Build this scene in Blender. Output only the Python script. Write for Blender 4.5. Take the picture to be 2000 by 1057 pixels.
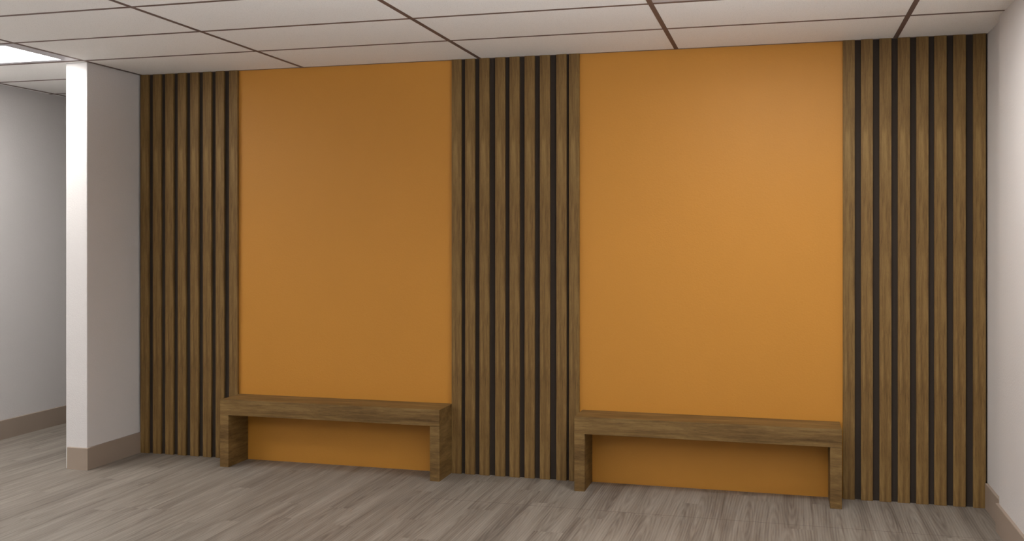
import bpy, bmesh, math
from mathutils import Vector

sc = bpy.context.scene
for o in list(bpy.data.objects):
    bpy.data.objects.remove(o, do_unlink=True)
C = sc.collection

# ---------------------------------------------------------------- camera
CAM_H = 1.4925
cam = bpy.data.cameras.new('camera')
cam.sensor_width = 36.0
cam.lens = 1980.2 / 2000 * 36
cam.shift_x = (1000 - 976.85) / 2000
cam.shift_y = -(528.5 - 462.15) / 2000
cam.clip_start = 0.05
co = bpy.data.objects.new('camera', cam)
C.objects.link(co)
co.location = (0, 0, CAM_H)
co.rotation_euler = (math.pi / 2, 0, 0.27222)
sc.camera = co

# ---------------------------------------------------------------- world and exposure
SKY_UP, FILL_BELOW = 0.15, 18.5      # dim upper world; bright lower half added as upward fill for the ceiling
w = bpy.data.worlds.new('world')
sc.world = w
w.use_nodes = True
wt = w.node_tree
bg = wt.nodes['Background']
wtc = wt.nodes.new('ShaderNodeTexCoord'); wsp = wt.nodes.new('ShaderNodeSeparateXYZ'); wmr = wt.nodes.new('ShaderNodeMapRange')
wt.links.new(wtc.outputs['Generated'], wsp.inputs[0]); wt.links.new(wsp.outputs[2], wmr.inputs[0])
for i, v in ((1, -0.36), (2, -0.14), (3, FILL_BELOW), (4, SKY_UP)): wmr.inputs[i].default_value = v
wt.links.new(wmr.outputs[0], bg.inputs[1])
bg.inputs[0].default_value = (0.97, 0.98, 1.0, 1)
sc.view_settings.view_transform = 'Standard'
sc.view_settings.look = 'None'
sc.view_settings.gamma = 1
sc.view_settings.use_curve_mapping = False
sc.view_settings.exposure = 0.0

# strengths of the recessed ceiling lights (one value per fixture)
LAMP = 23.0
LAMP_COL = (1.0, 0.965, 0.92)

# ---------------------------------------------------------------- room dimensions (metres)
D = 6.0945          # plane of the orange wall
ZC = 2.6085         # ceiling
XL = -5.54          # far wall of the corridor on the left
XW0, XW1, YW = -4.447, -4.288, 5.535     # short wing wall beside the slats
XR = 1.081          # right wall next to the slats
XP, YP = 1.052, 5.615                    # thicker part of the right wall
YB = -1.2           # wall behind the camera
YE = 9.2            # end of the corridor
GX0, GX = -0.612, 1.22
GY = 0.61

# ---------------------------------------------------------------- helpers
def box(bm, x0, x1, y0, y1, z0, z1, mi=0):
    vs = [bm.verts.new(p) for p in ((x0,y0,z0),(x1,y0,z0),(x1,y1,z0),(x0,y1,z0),
                                    (x0,y0,z1),(x1,y0,z1),(x1,y1,z1),(x0,y1,z1))]
    for f in ((0,3,2,1),(4,5,6,7),(0,1,5,4),(1,2,6,5),(2,3,7,6),(3,0,4,7)):
        fc = bm.faces.new([vs[i] for i in f]); fc.material_index = mi
    return vs

def prism(bm, prof, axis, a, b):
    """extrude a closed 2-D outline between a and b along an axis"""
    def P(u, v, t):
        return {'x': (t, u, v), 'y': (u, t, v), 'z': (u, v, t)}[axis]
    A = [bm.verts.new(P(u, v, a)) for u, v in prof]
    B = [bm.verts.new(P(u, v, b)) for u, v in prof]
    n = len(prof)
    bm.faces.new(A); bm.faces.new(list(reversed(B)))
    for i in range(n):
        bm.faces.new((A[i], B[i], B[(i+1) % n], A[(i+1) % n]))
    bmesh.ops.recalc_face_normals(bm, faces=bm.faces[:])

def obj(name, bm, mats, parent=None, bevel=0, seg=2):
    if bevel:
        bmesh.ops.bevel(bm, geom=bm.edges[:], offset=bevel, segments=seg, profile=0.5, affect='EDGES')
    me = bpy.data.meshes.new(name)
    bm.to_mesh(me); bm.free()
    for m in (mats if isinstance(mats, (list, tuple)) else [mats]):
        me.materials.append(m)
    o = bpy.data.objects.new(name, me)
    C.objects.link(o)
    if parent: o.parent = parent
    return o

def thing(name, label, cat, loc, group=None):
    o = bpy.data.objects.new(name, None)
    C.objects.link(o)
    o.location = loc; o.empty_display_size = 0.1
    o['label'] = label; o['category'] = cat
    if group: o['group'] = group
    return o

def struct(name, bm, m, label=None, parent=None, bevel=0):
    o = obj(name, bm, m, parent, bevel)
    if not parent: o['kind'] = 'structure'
    if label: o['label'] = label
    return o

# ---------------------------------------------------------------- materials
class NT:
    def __init__(s, name):
        s.m = bpy.data.materials.new(name); s.m.use_nodes = True
        s.t = s.m.node_tree; s.b = s.t.nodes['Principled BSDF']
    def n(s, kind, **kw):
        nd = s.t.nodes.new(kind)
        for k, v in kw.items():
            if k[0] == '_': setattr(nd, k[1:], v)
            else: nd.inputs[k].default_value = v
        return nd
    def l(s, a, b): s.t.links.new(a, b)
    def coord(s, scale=(1,1,1), loc=(0,0,0)):
        tc = s.n('ShaderNodeTexCoord'); mp = s.n('ShaderNodeMapping', Scale=scale, Location=loc)
        s.l(tc.outputs['Object'], mp.inputs['Vector']); return mp.outputs[0]
    def noise(s, vec, scale=1, detail=4, rough=0.5, dist=0):
        nd = s.n('ShaderNodeTexNoise', Scale=scale, Detail=detail, Roughness=rough, Distortion=dist)
        s.l(vec, nd.inputs['Vector']); return nd.outputs['Fac']
    def math(s, op, a, b=None, c=None):
        nd = s.n('ShaderNodeMath', _operation=op)
        for i, v in enumerate((a, b, c)):
            if v is None: continue
            if isinstance(v, (int, float)): nd.inputs[i].default_value = v
            else: s.l(v, nd.inputs[i])
        return nd.outputs[0]
    def ramp(s, fac, stops):
        nd = s.n('ShaderNodeValToRGB'); cr = nd.color_ramp
        while len(cr.elements) < len(stops): cr.elements.new(0.5)
        for e, (p, c) in zip(cr.elements, stops):
            e.position = p; e.color = (*c, 1) if len(c) == 3 else c
        s.l(fac, nd.inputs[0]); return nd.outputs[0]
    def mix(s, f, a, b, mode='MIX'):
        nd = s.n('ShaderNodeMix', _data_type='RGBA', _blend_type=mode)
        if isinstance(f, (int, float)): nd.inputs[0].default_value = f
        else: s.l(f, nd.inputs[0])
        for i, v in ((6, a), (7, b)):
            if isinstance(v, tuple): nd.inputs[i].default_value = (*v, 1)
            else: s.l(v, nd.inputs[i])
        return nd.outputs[2]
    def bump(s, h, strength, dist):
        nd = s.n('ShaderNodeBump', Strength=min(1, strength), Distance=dist)
        s.l(h, nd.inputs['Height']); s.l(nd.outputs[0], s.b.inputs['Normal'])
    def base(s, c):
        if isinstance(c, tuple): s.b.inputs['Base Color'].default_value = (*c, 1)
        else: s.l(c, s.b.inputs['Base Color'])
    def rough(s, r, spec=0.5):
        s.b.inputs['Specular IOR Level'].default_value = spec
        if isinstance(r, (int, float)): s.b.inputs['Roughness'].default_value = r
        else: s.l(r, s.b.inputs['Roughness'])

def paint(name, col, rough=0.6, peel=0.35, spec=0.3):
    m = NT(name); v = m.coord()
    n1 = m.noise(v, 2.2, 3, 0.5)
    m.base(m.mix(n1, tuple(c*0.97 for c in col), tuple(min(1, c*1.03) for c in col)))
    n2 = m.noise(v, 110, 2, 0.5)
    m.bump(n2, peel, 0.0020); m.rough(rough, spec)
    return m.m

def wood(name, cols, scale, off=(0,0,0), rough=0.55, streak=1.0):
    """cols: dark, mid, light; scale stretches the grain along the small axis"""
    m = NT(name); v = m.coord(scale, off)
    big = m.noise(v, 1.0, 3, 0.55, 0.6)
    mid = m.noise(v, 4.2, 5, 0.6, 0.4)
    fine = m.noise(v, 17, 4, 0.65, 0.15)
    s = m.math('ADD', m.math('MULTIPLY', big, 0.45), m.math('MULTIPLY', mid, 0.35))
    s = m.math('ADD', s, m.math('MULTIPLY', fine, 0.20))
    c = m.ramp(s, [(0.36, cols[0]), (0.5, cols[1]), (0.64, cols[2])])
    # thin pale rays and dark pores
    pores = m.noise(m.coord(tuple(q*3.0 for q in scale), off), 9, 3, 0.7)
    pr = m.ramp(pores, [(0.30, (0.62, 0.62, 0.62)), (0.43, (1, 1, 1)), (0.66, (1, 1, 1)), (0.78, (1.18, 1.16, 1.12))])
    c = m.mix(0.75 * streak, c, m.mix(1.0, c, pr, 'MULTIPLY'))
    m.base(c); m.rough(rough, 0.2)
    m.bump(fine, 0.12, 0.001)
    return m.m

M = {}
M['wall'] = paint('white_paint', (0.665, 0.645, 0.64), 0.55, 0.6)
M['orange'] = paint('orange_paint', (0.53, 0.236, 0.034), 0.50, 0.32)
M['base'] = paint('taupe_vinyl', (0.33, 0.265, 0.215), 0.5, 0.05)
M['frame'] = paint('fixture_enamel', (0.52, 0.50, 0.53), 0.4, 0.0)
M['back'] = paint('dark_backing', (0.040, 0.030, 0.023), 0.85, 0.3, 0.2)
M['bar'] = paint('bronze_grid', (0.150, 0.098, 0.080), 0.6, 0.0, 0.3)
WC = ((0.108, 0.058, 0.018), (0.190, 0.112, 0.037), (0.275, 0.172, 0.062))
M['slat'] = wood('slat_wood', WC, (26, 26, 1.5), (3.1, 0, 0.4))
BC = ((0.088, 0.048, 0.015), (0.172, 0.101, 0.034), (0.262, 0.166, 0.062))
M['seat'] = wood('seat_wood', BC, (1.3, 14, 16), (0, 0, 0))
M['leg'] = wood('leg_wood', BC, (2.2, 2.2, 17), (4, 2, 1))

def tile_mat():
    m = NT('mineral_tile'); v = m.coord()
    sp = m.noise(v, 260, 2, 0.6)
    c = m.ramp(sp, [(0.28, (0.55, 0.53, 0.50)), (0.40, (0.88, 0.87, 0.85)), (1.0, (0.90, 0.89, 0.87))])
    fl = m.n('ShaderNodeTexVoronoi', Scale=45.0); m.l(v, fl.inputs['Vector'])
    pin = m.math('LESS_THAN', fl.outputs['Distance'], 0.055)
    c = m.mix(m.math('MULTIPLY', pin, 0.35), c, (0.36, 0.33, 0.30))
    m.base(c); m.rough(0.9, 0.2)
    m.bump(m.noise(v, 300, 3, 0.6), 0.25, 0.001)
    return m.m
M['tile'] = tile_mat()

def floor_mat():
    m = NT('grey_oak_planks')
    tc = m.n('ShaderNodeTexCoord'); sep = m.n('ShaderNodeSeparateXYZ')
    m.l(tc.outputs['Object'], sep.inputs[0])
    X, Y = sep.outputs[0], sep.outputs[1]
    W, L = 0.152, 1.22
    px = m.math('DIVIDE', X, W); ix = m.math('FLOOR', px)
    wn = m.n('ShaderNodeTexWhiteNoise', _noise_dimensions='1D'); m.l(ix, wn.inputs['W'])
    py = m.math('DIVIDE', m.math('ADD', Y, m.math('MULTIPLY', wn.outputs['Value'], L)), L)
    iy = m.math('FLOOR', py)
    cb = m.n('ShaderNodeCombineXYZ'); m.l(ix, cb.inputs[0]); m.l(iy, cb.inputs[1])
    wn2 = m.n('ShaderNodeTexWhiteNoise', _noise_dimensions='3D'); m.l(cb.outputs[0], wn2.inputs['Vector'])
    rnd = wn2.outputs['Value']
    # grain space: shifted per plank
    g = m.n('ShaderNodeCombineXYZ')
    m.l(X, g.inputs[0])
    m.l(m.math('ADD', Y, m.math('MULTIPLY', rnd, 37.0)), g.inputs[1])
    m.l(m.math('MULTIPLY', rnd, 11.0), g.inputs[2])
    def mp(sx, sy):
        q = m.n('ShaderNodeMapping', Scale=(sx, sy, 1)); m.l(g.outputs[0], q.inputs['Vector']); return q.outputs[0]
    broad = m.noise(mp(13, 0.75), 1, 4, 0.55, 0.2)
    mid = m.noise(mp(56, 1.1), 1, 4, 0.6, 0.1)
    fine = m.noise(mp(230, 3.4), 1, 3, 0.6, 0.0)
    wv = m.n('ShaderNodeTexWave', _wave_type='RINGS', _rings_direction='Z', Scale=1.0, Distortion=3.0, Detail=2.0)
    wv.inputs['Detail Scale'].default_value = 0.8
    # growth rings centred somewhere on each plank, drawn out along it (cathedral grain)
    lx = m.math('MULTIPLY', m.math('SUBTRACT', m.math('ADD', m.math('FRACT', px), m.math('MULTIPLY', rnd, 0.8)), 0.9), W*24)
    ly = m.math('MULTIPLY', m.math('SUBTRACT', m.math('FRACT', py), 0.5), L*1.5)
    lc = m.n('ShaderNodeCombineXYZ'); m.l(lx, lc.inputs[0]); m.l(ly, lc.inputs[1])
    m.l(lc.outputs[0], wv.inputs['Vector'])
    s = m.math('ADD', m.math('MULTIPLY', broad, 0.42), m.math('MULTIPLY', mid, 0.32))
    s = m.math('ADD', s, m.math('MULTIPLY', fine, 0.21))
    s = m.math('ADD', s, m.math('MULTIPLY', wv.outputs['Fac'], 0.06))
    s = m.math('ADD', s, m.math('MULTIPLY', m.math('SUBTRACT', rnd, 0.5), 0.03))
    c = m.ramp(s, [(0.38, (0.122, 0.102, 0.086)), (0.50, (0.215, 0.187, 0.160)), (0.62, (0.300, 0.268, 0.235))])
    # small dark cracks and pale flecks
    pk = m.noise(mp(150, 9), 1, 3, 0.6)
    c = m.mix(0.6, c, m.mix(1.0, c, m.ramp(pk, [(0.24, (0.55, 0.53, 0.52)), (0.34, (1, 1, 1)), (0.74, (1, 1, 1)), (0.84, (1.3, 1.3, 1.3))]), 'MULTIPLY'))
    # seams
    fx = m.math('FRACT', px); dx = m.math('MINIMUM', fx, m.math('SUBTRACT', 1.0, fx))
    sx = m.math('LESS_THAN', dx, 0.0045)
    fy = m.math('FRACT', py); dy = m.math('MINIMUM', fy, m.math('SUBTRACT', 1.0, fy))
    sy = m.math('LESS_THAN', dy, 0.0009)
    lg = m.math('LESS_THAN', m.math('ABSOLUTE', m.math('SUBTRACT', Y, SEAM_Y)), 0.0022)
    seam = m.math('MAXIMUM', m.math('MULTIPLY', m.math('MAXIMUM', sx, sy), 0.13), m.math('MULTIPLY', m.math('MULTIPLY', lg, m.math('GREATER_THAN', X, -1.95)), 0.75))
    c = m.mix(seam, c, (0.07, 0.055, 0.048))
    m.base(c)
    m.rough(m.math('MULTIPLY_ADD', fine, 0.15, 0.42), 0.4)
    m.bump(m.math('SUBTRACT', fine, m.math('MULTIPLY', seam, 0.6)), 0.12, 0.0012)
    return m.m
SEAM_Y = 5.465
M['floor'] = floor_mat()

def emit(name, col, st):
    m = bpy.data.materials.new(name); m.use_nodes = True
    t = m.node_tree; t.nodes.clear()
    e = t.nodes.new('ShaderNodeEmission'); o = t.nodes.new('ShaderNodeOutputMaterial')
    e.inputs[0].default_value = (*col, 1); e.inputs[1].default_value = st
    t.links.new(e.outputs[0], o.inputs[0]); return m
M['glow'] = emit('lit_diffuser', LAMP_COL, LAMP)

# ---------------------------------------------------------------- shell
TH = 0.12
bm = bmesh.new(); box(bm, XL-TH, XR+0.3, YB-TH, YE+TH, -0.1, 0); struct('floor', bm, M['floor'], 'grey-brown wood-look plank floor')
bm = bmesh.new(); box(bm, XW1, XR, D, D+TH, 0, ZC); struct('wall_back', bm, M['orange'], 'orange painted wall behind the benches and slats')
bm = bmesh.new(); box(bm, XW0, XW1, YW, D+TH, 0, ZC); struct('wall_wing', bm, M['wall'], 'short white wing wall standing out left of the slats', bevel=0.004)
bm = bmesh.new()
VY0, VY1, VZ0, VZ1 = -0.4, 3.2, 0.75, 2.25      # opening for a window added to light the ceiling, in the right wall, outside the picture
prism(bm, [(XR, D+TH), (XR, YP), (XP, YP), (XP, VY1), (XR+TH, VY1), (XR+TH, D+TH)], 'z', 0, ZC)
box(bm, XP, XR+TH, YB, VY0, 0, ZC)
box(bm, XP, XR+TH, VY0, VY1, 0, VZ0); box(bm, XP, XR+TH, VY0, VY1, VZ1, ZC)
struct('wall_right', bm, M['wall'], 'white wall at the right end, thicker towards the viewer')
bm = bmesh.new(); box(bm, XL-TH, XL, YB, YE, 0, ZC); struct('wall_left', bm, M['wall'], 'white corridor wall beyond the wing wall')
bm = bmesh.new(); box(bm, XL-TH, XW0, YE, YE+TH, 0, ZC); struct('wall_corridor_end', bm, M['wall'])
bm = bmesh.new(); box(bm, XW0, XW1, D+TH, YE+TH, 0, ZC); struct('wall_corridor', bm, M['wall'])
# unseen rear wall; its long window is added to let in fill light
WX0, WX1, WZ0, WZ1 = -5.0, 0.7, 0.75, 2.25
bm = bmesh.new()
box(bm, XL-TH, WX0, YB-TH, YB, 0, ZC); box(bm, WX1, XR+TH, YB-TH, YB, 0, ZC)
box(bm, WX0, WX1, YB-TH, YB, 0, WZ0); box(bm, WX0, WX1, YB-TH, YB, WZ1, ZC)
struct('wall_rear', bm, M['wall'])
bm = bmesh.new()
fw = 0.05
yc0, yc1 = YB-0.09, YB-0.04
box(bm, WX0, WX1, yc0, yc1, WZ0, WZ0+fw); box(bm, WX0, WX1, yc0, yc1, WZ1-fw, WZ1)
for i in range(5):
    x = WX0 + (WX1-WX0-fw)*i/4
    box(bm, x, x+fw, yc0, yc1, WZ0+fw, WZ1-fw)
struct('added_window_1', bm, M['wall'], 'long unseen window added in the rear wall for fill light')
bm = bmesh.new()
box(bm, XR+0.03, XR+0.08, VY0, VY1, VZ0, VZ0+fw); box(bm, XR+0.03, XR+0.08, VY0, VY1, VZ1-fw, VZ1)
for i in range(4):
    y = VY0 + (VY1-VY0-fw)*i/3
    box(bm, XR+0.03, XR+0.08, y, y+fw, VZ0+fw, VZ1-fw)
struct('added_window_2', bm, M['wall'], 'window added in the right wall to brighten the ceiling, outside the picture')
pl2 = bpy.data.lights.new('added_window_portal_side', 'AREA'); pl2.shape = 'RECTANGLE'
pl2.size, pl2.size_y = VZ1-VZ0, VY1-VY0
pl2.cycles.is_portal = True
po2 = bpy.data.objects.new('added_window_portal_side', pl2); C.objects.link(po2)
po2.location = (XR+0.10, (VY0+VY1)/2, (VZ0+VZ1)/2); po2.rotation_euler = (0, math.pi/2, 0)
pl = bpy.data.lights.new('added_window_portal', 'AREA'); pl.shape = 'RECTANGLE'
pl.size, pl.size_y = WX1-WX0, WZ1-WZ0
pl.cycles.is_portal = True
po = bpy.data.objects.new('added_window_portal', pl); C.objects.link(po)
po.location = ((WX0+WX1)/2, YB-0.10, (WZ0+WZ1)/2); po.rotation_euler = (math.pi/2, 0, 0)

# baseboards: vinyl profile with a small sloped lip
BH, BT = 0.140, 0.015
def base_profile(sign, x):
    return [(x, 0), (x+sign*BT, 0), (x+sign*BT, BH-0.002), (x+sign*(BT-0.002), BH), (x, BH)]
def baseboard(name, runs, label=None):
    bm = bmesh.new()
    for axis, sign, x, a, b in runs:
        b2 = bmesh.new(); prism(b2, base_profile(sign, x), axis, a, b)
        me = bpy.data.meshes.new('tmp'); b2.to_mesh(me); b2.free(); bm.from_mesh(me); bpy.data.meshes.remove(me)
    return struct(name, bm, M['base'], label)
baseboard('baseboard_right', [('y', -1, XR, YP, D-0.028), ('y', -1, XP, YB, YP+BT), ('x', 1, YP, XP, XR-BT)], 'taupe baseboard stepping along the right wall')
baseboard('baseboard_left', [('y', 1, XL, YB, YE)], 'taupe baseboard of the corridor wall')
baseboard('baseboard_wing', [('y', 1, XW1, YW, D-0.0), ('x', -1, YW, XW0+0.02, XW1+BT)], 'taupe baseboard around the wing wall')

# ---------------------------------------------------------------- ceiling: tiles, with the grid as its child
kx = [GX0 + GX*k for k in range(-5, 3)]
ry = [D - GY*j for j in range(-6, 15)]
LIGHTS = [(-4, 2), (0, 3), (-4, 5)]        # (column from k, row j): cell x k..k+1, y between rows j and j-1
cells = set(LIGHTS)
xs = [XL-0.02] + [x for x in kx if XL < x < XR-0.05] + [XR+0.02]
ys = sorted([y for y in ry if YB < y < YE] + [YB-0.02, YE+0.02])
def lit(xa, xb, ya, yb):
    xm, ym = (xa+xb)/2, (ya+yb)/2
    for k, j in cells:
        if GX0+GX*k < xm < GX0+GX*(k+1) and D-GY*j < ym < D-GY*(j-1): return True
    return False
bm = bmesh.new()
g = 0.0125
for i in range(len(xs)-1):
    for j in range(len(ys)-1):
        if lit(xs[i], xs[i+1], ys[j], ys[j+1]): continue
        xa, xb, ya, yb = xs[i]+0.006, xs[i+1]-0.006, ys[j]+0.006, ys[j+1]-0.006
        # tegular tile: face drops slightly below the flange, chamfered edge
        e = 0.007
        lo = [bm.verts.new(p) for p in ((xa+e, ya+e, ZC), (xb-e, ya+e, ZC), (xb-e, yb-e, ZC), (xa+e, yb-e, ZC))]
        hi = [bm.verts.new(p) for p in ((xa+e-0.001, ya+e-0.001, ZC+0.007), (xb-e+0.001, ya+e-0.001, ZC+0.007), (xb-e+0.001, yb-e+0.001, ZC+0.007), (xa+e-0.001, yb-e+0.001, ZC+0.007))]
        bm.faces.new(list(reversed(lo)))
        for q in range(4):
            bm.faces.new((lo[q], lo[(q+1) % 4], hi[(q+1) % 4], hi[q]))
# structural deck above the tiles
box(bm, XL-TH, XR+TH, YB-TH, YE+TH, ZC+0.12, ZC+0.2)
bmesh.ops.recalc_face_normals(bm, faces=bm.faces[:])
ceil = struct('ceiling', bm, M['tile'], 'white suspended ceiling of speckled rectangular tiles')
bm = bmesh.new()
for x in xs[1:-1]:
    box(bm, x-0.012, x+0.012, YB, YE, ZC-0.0012, ZC+0.03)
for y in ys[1:-1]:
    if abs(y-D) < 0.01:
        box(bm, XL, XW0, y-0.012, y+0.012, ZC-0.0010, ZC+0.0295)
    else:
        box(bm, XL, XR, y-0.012, y+0.012, ZC-0.0010, ZC+0.0295)
box(bm, XW1, XR, D-0.007, D, ZC-0.002, ZC+0.02)
grid = struct('ceiling_grid', bm, M['bar'], 'thin brown grid bars between the tiles', parent=ceil)

# ---------------------------------------------------------------- recessed ceiling lights
def light(k, j, label):
    xa, xb = GX0+GX*k+0.013, GX0+GX*(k+1)-0.013
    yb, ya = D-GY*(j-1)-0.013, D-GY*j+0.013
    cx, cy = (xa+xb)/2, (ya+yb)/2
    t = thing('ceiling_light', label, 'ceiling light', (cx, cy, ZC), 'recessed ceiling lights')
    hx, hy = (xb-xa)/2, (yb-ya)/2
    ex, ey = 0.107, 0.050
    b = bmesh.new()
    z0, z1 = 0.001, 0.05
    box(b, -hx, -hx+ex, -hy, hy, z0, z1); box(b, hx-ex, hx, -hy, hy, z0, z1)
    box(b, -hx+ex, hx-ex, -hy, -hy+ey, z0, z1); box(b, -hx+ex, hx-ex, hy-ey, hy, z0, z1)
    box(b, -hx, hx, -hy, hy, z1, z1+0.01)
    obj('frame', b, M['frame'], t)
    b = bmesh.new()
    box(b, -hx+ex, hx-ex, -hy+ey, hy-ey, 0.006, 0.012)
    obj('diffuser', b, M['glow'], t)
LL = ['bright rectangular recessed light in the ceiling at the upper left',
      'recessed light in the ceiling in front of the right orange wall',
      'unseen recessed ceiling light added nearer the viewer on the left as fill']  # last fixture is unseen, added to raise the room's brightness
for (k, j), lb in zip(LIGHTS, LL): light(k, j, lb)

# ---------------------------------------------------------------- slat panels
SF, SD, SW, SB = D-0.022, 0.019, 0.0635, 0.003       # front face, depth, width, backing thickness
def slat_panel(xs_, x1, label, first, lo=0.001):
    x0 = xs_[0]
    t = thing('slat_panel', label, 'wall panel', (x0, D, 0), 'slatted wood wall panels')
    b = bmesh.new(); box(b, lo, x1-x0-0.001, -SB, -0.0004, 0.0005, ZC-0.0005)
    obj('backing', b, M['back'], t)['label'] = 'dark backing board'
    if first is None:
        b = bmesh.new(); box(b, 0, SW, SF-D, -SB, 0, ZC-0.0005)
        first = obj('slat', b, M['slat'], t, bevel=0.0012, seg=2)
        start = 1
        proto = first
    else:
        proto, start = first, 0
    for q, x in enumerate(xs_):
        if q < start: continue
        s = proto.copy(); C.objects.link(s); s.parent = t; s.location = (x-x0, 0, 0)
    return proto
A_ = [-4.272 + 0.0972*i for i in range(7)] + [-3.587]
B_ = [-2.0126, -1.9237, -1.8298, -1.7274, -1.635, -1.5388, -1.4421, -1.3385, -1.2593]
Cc = [0.3274, 0.4241, 0.5222, 0.6192, 0.7156, 0.809, 0.9063, 1.0074]
pr = slat_panel(A_, A_[-1]+SW, 'slatted brown wood wall panel beside the white wing wall, left of the left bench', None, XW1-A_[0]+0.001)
slat_panel(B_, B_[-1]+SW, 'slatted brown wood wall panel between the two orange wall sections and two benches', pr)
slat_panel(Cc, XR-0.0005, 'slatted brown wood wall panel against the right white wall', pr)

# ---------------------------------------------------------------- benches
BHT, BTH, BLT, BDEP = 0.436, 0.100, 0.062, 0.250
def bench(x0, x1, label):
    L = x1-x0
    t = thing('bench', label, 'bench', ((x0+x1)/2, D-0.002, 0), 'waterfall wood benches')
    h = L/2
    b = bmesh.new(); box(b, -h, h, -BDEP, 0, BHT-BTH, BHT)
    obj('seat', b, M['seat'], t, bevel=0.0018)
    for s in (-1, 1):
        xa, xb = sorted((s*h, s*(h-BLT)))
        b = bmesh.new(); box(b, xa, xb, -BDEP, 0, 0, BHT-BTH+0.0001)
        obj('leg', b, M['leg'], t, bevel=0.0018)
bench(-3.517, -2.0145, 'low brown wooden bench on two slab legs, the left one, beside the left slat panel')
bench(-1.180, 0.310, 'low brown wooden bench on two slab legs, the right one, near the right wall')
